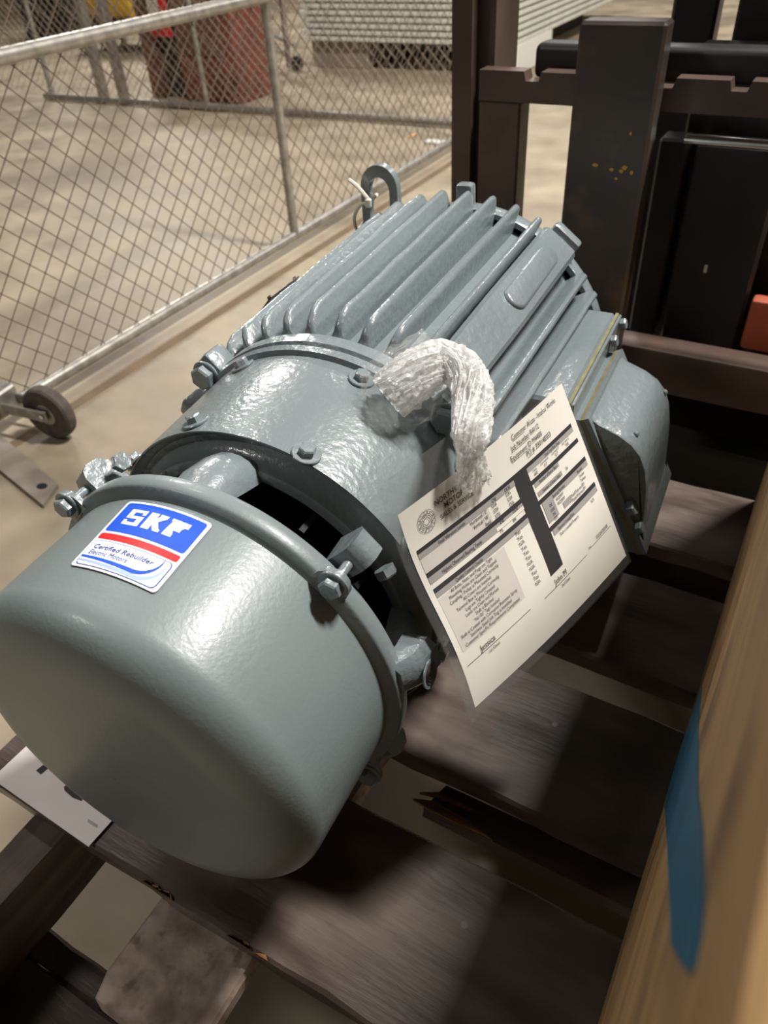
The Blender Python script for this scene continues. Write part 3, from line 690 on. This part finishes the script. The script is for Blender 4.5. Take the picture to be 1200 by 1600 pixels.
# ------------------------------------------------------------------ twisted stretch film tying the report to the motor
def ray(px, py): return CR @ Vector((px-600, py-800, 1183.))
def on_plane(px, py, off=0.):
    r = ray(px, py); return r*((PC[0]+pn*(off+.012)).dot(pn)/r.dot(pn))
def on_cyl(px, py, R):
    r = ray(px, py); inv = Matrix.Rotation(-PHI, 3, 'Z'); o = inv @ (Vector((0, 0, 0))-Vector(AX)); d = inv @ r
    a = d.x**2+d.z**2; b = 2*(o.x*d.x+o.z*d.z); c = o.x**2+o.z**2-R*R; D_ = b*b-4*a*c
    t = (-b-math.sqrt(D_))/2/a if D_ > 0 else -b/2/a
    return r*t
path = [on_cyl(606, 622, .222), on_cyl(632, 600, .238), on_cyl(660, 578, .252), on_cyl(692, 566, .262), on_cyl(722, 580, .27), on_cyl(737, 610, .274), on_cyl(738, 645, .274),
        on_plane(736, 680, .022), on_plane(735, 706, .016), on_plane(737, 728, .012), on_plane(740, 750, .008)]
radii = [.024, .0235, .022, .0195, .0185, .019, .019, .0165, .0115, .0145, .0185]
def catmull(P, n):
    out = []
    for i in range(len(P)-1):
        p0, p1, p2, p3 = P[max(i-1, 0)], P[i], P[i+1], P[min(i+2, len(P)-1)]
        for k in range(n):
            t = k/n
            if isinstance(p1, Vector): out.append(.5*((2*p1)+(p2-p0)*t+(2*p0-5*p1+4*p2-p3)*t*t+(3*p1-p0-3*p2+p3)*t**3))
            else: out.append(p1+(p2-p1)*t)
    out.append(P[-1]); return out
pts = catmull(path, 12); rr = catmull(radii, 12)
wrp = thing('plastic_wrap', path[0], 'crinkled clear plastic wrap twisted round the motor bolt and the report', 'plastic wrap')
nS = 56; rings = []; up_ = None; rd = random.Random(5)
ridge = [rd.uniform(-1, 1) for _ in range(nS)]; ridge2 = [rd.uniform(-1, 1) for _ in range(nS)]
for i, p in enumerate(pts):
    t = (pts[min(i+1, len(pts)-1)]-pts[max(i-1, 0)]).normalized()
    if up_ is None: up_ = t.orthogonal().normalized()
    up_ = (up_-t*up_.dot(t)).normalized(); sd = t.cross(up_); f = i/(len(pts)-1); ring = []
    # the loose end fans out flat against the report
    fl_ = max(0, (f-.8)/.2)
    for j in range(nS):
        a = 2*math.pi*j/nS+f*2.2; k = ridge[j]*(1-.5*math.sin(9*f+j))+ridge2[(j+int(f*40)) % nS]*.5
        r = rr[i]*(1+.13*k+.05*math.sin(j*.9+f*60)+rd.uniform(-.035, .035)); d = up_*math.cos(a)*r+sd*math.sin(a)*r
        if fl_: d -= pn*d.dot(pn)*(.62*fl_)
        jag = t*(rd.uniform(-.004, .007) if i == len(pts)-1 else 0)
        ring.append(p+d+jag)
    rings.append(ring)
MB().loft(rings, caps=False).build('twisted_rope', M['wrap'], wrp, smooth=70)
# strands that make the bundle look fibrous
sb = MB()
for k in range(46):
    a0 = rd.uniform(0, 6.28); q = []; i0 = rd.randint(0, 40); i1 = min(len(pts)-1, i0+rd.randint(30, 80)); up2 = None
    for i in range(i0, i1, 3):
        t = (pts[min(i+1, len(pts)-1)]-pts[max(i-1, 0)]).normalized(); u2 = t.orthogonal().normalized(); s2 = t.cross(u2); f = i/(len(pts)-1)
        d = (u2*math.cos(a0+f*3)+s2*math.sin(a0+f*3))*rr[i]*1.06
        fl_ = max(0, (f-.8)/.2); d -= pn*d.dot(pn)*(.6*fl_); q.append(pts[i]+d)
    if len(q) > 3: sb.tube(q, .0007, 4)
so = sb.build('film_strands', M['wrap'], wrp); so['kind'] = 'stuff'
# loose clear cup of film over the bolt
cup = MB(); c0 = on_cyl(612, 625, .215); ax_ = (path[2]-c0).normalized(); u_ = ax_.orthogonal().normalized(); v_ = ax_.cross(u_); rings = []
for i in range(15):
    f = i/14; base = c0-ax_*.034+ax_*.105*f; R_ = (.010+.031*math.sin(min(1, f*1.9)*math.pi/2))*(1-.38*max(0, f-.5)*2)
    rings.append([base+(u_*math.cos(2*math.pi*j/40)+v_*math.sin(2*math.pi*j/40))*R_*(1+.10*math.sin(j*2.1+i)+rd.uniform(-.10, .10)) for j in range(40)])
cup.loft(rings, caps=False).build('film_cup', M['wrapclear'], wrp, smooth=50)

# ------------------------------------------------------------------ nylon tie on the lifting eye
zt = MB()
W3 = lambda x, s, z: W(x, s, z)
zt.tube(catmull([W(-.187, .66, .251), W(-.172, .66, .241), W(-.160, .66, .229), W(-.155, .662, .222)], 6), .0030, 6)
zt.tube(catmull([W(-.156, .662, .218), W(-.168, .66, .216), W(-.179, .66, .203), W(-.184, .662, .188), W(-.186, .675, .17), W(-.182, .694, .18), W(-.168, .697, .21), W(-.156, .690, .222), W(-.154, .672, .222)], 6), .0028, 6)
zt.box((0, 0, 0), (.010, .008, .014), bev=.002, xf=lambda p: W(-.161+p.x, .656+p.y, .212+p.z))
tag(zt.build('nylon_tie', M['nylon'], org=tuple(W(-.165, .668, .18))), 'white nylon cable tie looped through the lifting eye of the motor', 'cable tie')

# ------------------------------------------------------------------ white card under the fan cover
cd = thing('paper_card', (-.64, .2, ZB), 'white paper card with dark marker marks under the fan cover', 'card')
poly = [(-.729, .196), (-.714, .186), (-.551, .181), (-.546, .36), (-.724, .36)]
cdp = MB().prism(poly, ZB+.0022, ZB+.0034, 2).build('card_sheet', M['card'], cd, smooth=0)
def mark(pl, m='pblack'): MB().prism(pl, ZB+.0034, ZB+.0037, 2).build('marker_mark', M[m], cdp, smooth=0)
mark([(-.687, .221), (-.685, .231), (-.675, .231), (-.677, .220)])
mark([(-.637, .2215), (-.635, .2265), (-.628, .227), (-.620, .2235), (-.605, .224), (-.602, .2185), (-.616, .2165), (-.632, .2185)])
mark([(-.577, .2055), (-.561, .2055), (-.559, .2025), (-.575, .2025)], 'pgrey')

# ------------------------------------------------------------------ wooden crate beside the motor
XC, ZL = .0195, -.118
cr = thing('wooden_crate', (.25, .57, ZB), 'tall pale weathered wooden crate with diagonal strip of blue tape', 'crate')
nb = 5; hb = (ZL-.022-ZB-.001)/nb
def crate_slat(name, x0, x1, y0, y1, z0, z1, seed): 
    return MB().box((x0, y0, z0), (x1, y1, z1), bev=.0016).build(name, M['wood_raw'], cr)
for k in range(nb):
    z0, z1 = ZB+.001+k*hb, ZB+.001+(k+1)*hb-.0025
    sl = crate_slat('side_slat', XC, XC+.014, -.02, 1.17, z0, z1, k)
    crate_slat('side_slat', .486, .50, -.02, 1.17, z0, z1, k)
    crate_slat('end_slat', XC+.014, .486, -.02, -.006, z0, z1, k); crate_slat('end_slat', XC+.014, .486, 1.156, 1.17, z0, z1, k)
for x0, x1 in ((XC, .178), (.18, .338), (.34, .50)): board('lid_board', x0, x1, -.02, 1.17, ZL-.02, ZL, M['wood_raw'], cr, int(x0*1000), rough=.0004, axis=1)
for x0 in (XC+.014, .446):
    for y0 in (-.006, 1.116): MB().box((x0, y0, ZB+.0008), (x0+.04, y0+.04, ZL-.022), bev=.003).build('corner_post', M['wood_raw'], cr)
TP = [(.608, -.706), (.417, -.526), (.214, -.316), (.153, -.245), (.106, -.197), (.091, -.185), (.081, -.183), (.095, -.211), (.113, -.245), (.266, -.455), (.468, -.738), (.53, -.80), (.60, -.84)]
MB().prism(TP, XC-.0012, XC-.0001, 0).build('blue_tape', M['blue'], cr, smooth=0)

# ------------------------------------------------------------------ chain-link gate beside the lift
def chain(plane, at, a0, a1, z0, z1, d, rw, name, m, parent):
    """diamond wire net in a vertical plane (plane 'x': net at x=at, running along y)"""
    b = MB(); h = z1-z0
    def P(a, z, o): return Vector((at+o, a, z)) if plane == 'x' else Vector((a, at+o, z))
    k = int((a1-a0+h)/d)+1
    for sgn in (1, -1):
        for i in range(k):
            s0 = a0-h+i*d if sgn > 0 else a0+i*d
            # line a = s0 + sgn*(z-z0)
            zz = [z0, z1]; aa = [s0, s0+sgn*h]
            lo, hi = a0, a1
            t0, t1 = 0., 1.
            da = aa[1]-aa[0]
            for lim, sg in ((lo, 1), (hi, -1)):
                f0 = sg*(aa[0]-lim); f1 = sg*(aa[1]-lim)
                if f0 < 0 and f1 < 0: t0, t1 = 1, 0; break
                if f0 < 0: t0 = max(t0, f0/(f0-f1))
                elif f1 < 0: t1 = min(t1, f0/(f0-f1))
            if t1-t0 < .01: continue
            p = P(aa[0]+da*t0, z0+h*t0, sgn*rw*.8); q = P(aa[0]+da*t1, z0+h*t1, sgn*rw*.8)
            b.tube([p, q], rw, 4, caps=False)
    o = b.build(name, m, parent, smooth=60, fixn=False); o['kind'] = 'stuff'; return o
XG = -2.05
gate = thing('chain_link_gate', (XG, 2.6, ZF), 'galvanised chain-link gate on a caster, running beside the motor', 'gate')
RZ = -1.185
MB().tube([(XG, .6, RZ), (XG, 4.55, RZ)], .021, 14).build('bottom_rail', M['galv'], gate)
MB().tube([(XG+.02, .3, -.305), (XG+.02, 2.70, -.303)], .021, 14).build('middle_rail', M['galv'], gate)
MB().tube([(XG, 2.70, RZ), (XG, 2.70, .75)], .019, 14).build('gate_post', M['galv'], gate)
MB().tube([(XG, 4.55, RZ), (XG, 4.55, .75)], .019, 14).build('gate_post', M['galv'], gate)
chain('x', XG, .35, 4.55, RZ, .6, .082, .0018, 'wire_mesh', M['wire'], gate)
cw = MB().lathe([(-.018, .03), (-.018, .055), (-.02, .062), (-.02, .078), (-.014, .084), (0, .086), (.014, .084), (.02, .078), (.02, .062), (.018, .055), (.018, .03)], 40, close=True)
cdir = Vector((.12, -.99, 0)).normalized()      # axle direction
cc = Vector((-1.87, 1.155, ZF+.087)); cz = Vector((0, 0, 1)); cx_ = cdir.cross(cz)
cxf = lambda p: cc+cdir*p.y+cx_*p.x+cz*p.z
cwo = cw.build('caster_wheel', M['rubber'], gate, xf=cxf)
MB().lathe([(-.021, .001), (-.021, .02), (-.019, .03), (-.012, .056), (.012, .056), (.019, .03), (.021, .02), (.021, .001)], 24).build('hub', M['galv'], cwo, xf=cxf)
for sg in (-1, 1):
    MB().box((.16, sg*.03-.004, -.016), (-.018, sg*.03+.004, .022), bev=.003, xf=cxf).build('caster_fork', M['galv'], gate)
MB().tube([cxf(Vector((0, -.042, 0))), cxf(Vector((0, .042, 0)))], .009, 10).build('axle', M['galv'], cwo)
MB().box((.26, -.04, -.03), (.15, .04, .05), bev=.006, xf=cxf).build('caster_mount', M['galv'], gate)
# steel plate lying on the floor
fp = MB()
n = 20; A_ = [Vector((-1.632, .888, 0)), Vector((-1.665, .97, 0)), Vector((-2.35, 1.16, 0)), Vector((-2.32, 1.05, 0))]
fp.prism([(p.x, p.y) for p in A_], ZF+.0, ZF+.012, 2)
fpo = tag(fp.build('floor_plate', M['plate'], org=(-2.0, 1.03, ZF), smooth=0), 'flat grey steel plate with bolt hole lying on the concrete', 'steel plate')
MB().lathe([(0, .0002), (0, .013)], 20).build('bolt_hole', M['inner'], fpo, smooth=0, xf=lambda p: Vector((-1.70+p.x*1.3, .945+p.z, ZF+.0124)), fixn=False)  # flat dark disc painted as the shade in the hole

# ------------------------------------------------------------------ back chain-link fence
YB = 4.78
bf = thing('chain_link_fence', (-4.0, YB, ZF), 'galvanised chain-link fence standing across the floor behind the gate', 'fence')
MB().tube([(-5.95, YB-.08, ZF+.03), (-2.0, YB+.08, ZF+.03)], .022, 12).build('bottom_rail', M['galv'], bf)
for x in (-5.95, -4.28, -2.0):
    MB().tube([(x, YB, ZF+.03), (x, YB, .6)], .02, 12).build('fence_post', M['galv'], bf)
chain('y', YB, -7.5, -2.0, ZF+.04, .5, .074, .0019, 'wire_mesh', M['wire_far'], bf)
# things stored behind the fence
for x in (-5.52, -5.29):
    tag(MB().box((x-.035, YB+.12, ZF), (x+.035, YB+.19, .5), bev=.006).build('rack_post', M['galv'], org=(x, YB+.15, ZF)), 'grey steel rack post standing behind the chain-link fence', 'post', 'rack posts behind the fence')
cab = thing('steel_cabinet', (-4.4, 5.2, ZF), 'rust red steel cabinet behind the chain-link fence', 'cabinet')
MB().box((-4.68, 5.0, ZF), (-4.13, 5.45, -.35), bev=.01).build('cabinet_body', M['redcab'], cab)
MB().box((-4.66, 4.985, ZF+.03), (-4.22, 5.0, -.95), bev=.004).build('cabinet_panel', M['redcab'], cab)
MB().box((-4.66, 4.985, -.93), (-4.22, 5.0, -.40), bev=.004).build('cabinet_panel', M['browncab'], cab)
tag(MB().box((-5.06, 5.02, ZF), (-4.92, 5.2, -.30), bev=.008).build('wooden_upright', M['browncab'], org=(-5.0, 5.1, ZF)), 'brown wooden upright leaning beside the red cabinet', 'upright')
tag(MB().box((-4.90, 5.08, ZF), (-4.71, 5.2, -.30), bev=.008).build('gap_shade_panel', M['black'], org=(-4.8, 5.14, ZF)), 'added black panel standing in for the dark gap beside the red cabinet', 'board')  # black fill painted in for the dark gap, no separate object there
sg = thing('warning_sign', (-4.76, 5.06, -.82), 'red and white warning board beside the red cabinet', 'sign')
MB().box((-4.88, 4.985, -.82), (-4.69, 5.0, -.72), bev=.003).build('sign_red', M['red'], sg)
MB().box((-4.88, 4.985, -.72), (-4.77, 5.0, -.40), bev=.003).build('sign_white', M['white'], sg)
MB().box((-4.77, 4.985, -.72), (-4.69, 5.0, -.40), bev=.003).build('sign_red', M['red'], sg)
bin_ = thing('black_crate', (-8.6, 7.4, ZF), 'black slatted plastic crate far behind the fence', 'crate')
MB().box((-9.0, 7.1, ZF), (-8.2, 7.7, -.2), bev=.02).build('crate_body', M['black'], bin_)
for k in range(6): MB().box((-8.95+k*.13, 7.07, ZF+.1), (-8.90+k*.13, 7.1, -.25), bev=.006).build('crate_rib', M['black'], bin_)
tag(MB().box((-7.45, 6.6, -.935), (-6.70, 7.1, -.3), bev=.03, seg=2).build('yellow_bin', M['yellow'], org=(-7.07, 6.85, -.935)), 'yellow plastic bin on a dark bench behind the fence', 'bin')
bn = thing('bench', (-7.0, 6.5, ZF), 'low dark bench below the yellow plastic bin', 'bench')
MB().box((-7.5, 6.5, -.985), (-6.5, 7.2, -.937), bev=.006).build('bench_top', M['black'], bn)
for x in (-7.45, -6.6):
    for y in (6.55, 7.1): MB().box((x, y, ZF), (x+.05, y+.05, -.985), bev=.004).build('bench_leg', M['galv'], bn)
# cart with tubular legs and a caster
ct = thing('hand_cart', (-4.2, 6.0, ZF), 'grey tubular hand cart with caster behind the gate post', 'cart')
for x in (-4.55, -4.20): MB().tube([(x, 5.75, ZF+.12), (x, 5.75, -.45)], .022, 10).build('cart_leg', M['galv'], ct)
for z in (-.62, -.95): MB().tube([(-4.75, 6.2, z), (-4.0, 5.6, z)], .02, 10).build('cart_rail', M['galv'], ct)
MB().tube([(-4.75, 6.2, ZF+.2), (-4.2, 5.75, ZF+.2)], .02, 10).build('cart_rail', M['galv'], ct)
MB().lathe([(-.02, .02), (-.02, .06), (.02, .06), (.02, .02)], 20, close=True).build('cart_caster', M['black'], ct, xf=lambda p: Vector((-4.45+p.x, 6.2+p.y, ZF+.06+p.z)))
# stack of coated sheet panels
zb_ = -1.035
for k in range(14):
    z = zb_+k*.047; x0, x1, y0, y1 = -4.46+random.uniform(-.015, .015), -2.49, 6.35, 9.6
    rc = lambda d, zz: [(x0+d, y0+d, zz), (x1-d, y0+d, zz), (x1-d, y1-d, zz), (x0+d, y1-d, zz)]
    po = MB().loft([rc(.004, z), rc(0, z+.004), rc(0, z+.027), rc(.004, z+.031), rc(.05, z+.031), rc(.05, z+.047)]).build('sheet_panel', M['sheetmetal'], org=((x0+x1)/2, 7.9, z))
    tag(po, 'pale coated metal panel in the tall flat stack behind the forklift mast' if k else 'lowest pale metal panel of the stack, resting on support blocks', 'metal panel', 'stacked metal panels')
for x0, x1, mm in ((-2.72, -2.49, 'white'), (-4.42, -3.85, 'plate')):
    tag(MB().box((x0, 6.42, ZF), (x1, 7.2, zb_), bev=.008).build('support_block', M[mm], org=((x0+x1)/2, 6.8, ZF)), 'white support block under the panel stack' if mm == 'white' else 'grey support block under the panel stack', 'block')
tag(MB().box((-3.6, 7.2, ZF), (-2.8, 9.0, zb_), bev=.01).build('stack_shade_block', M['black'], org=(-3.2, 8, ZF)), 'added black block standing in for the shade under the panel stack', 'shade block')  # black fill added for the dark space below the stack
# litter
tag(MB().box((-2.47, 4.54, ZF), (-2.44, 4.63, ZF+.006), bev=.002).build('litter_scrap', M['litter'], org=(-2.45, 4.58, ZF)), 'small orange scrap on the concrete by the fence', 'litter')
tag(MB().box((-2.30, 4.44, ZF), (-2.12, 4.50, ZF+.015), bev=.004).build('foam_strip', M['white'], org=(-2.2, 4.47, ZF)), 'short white strip on the concrete by the gate rail', 'litter')

for o in bpy.data.objects:
    if '_o' in o: del o['_o']
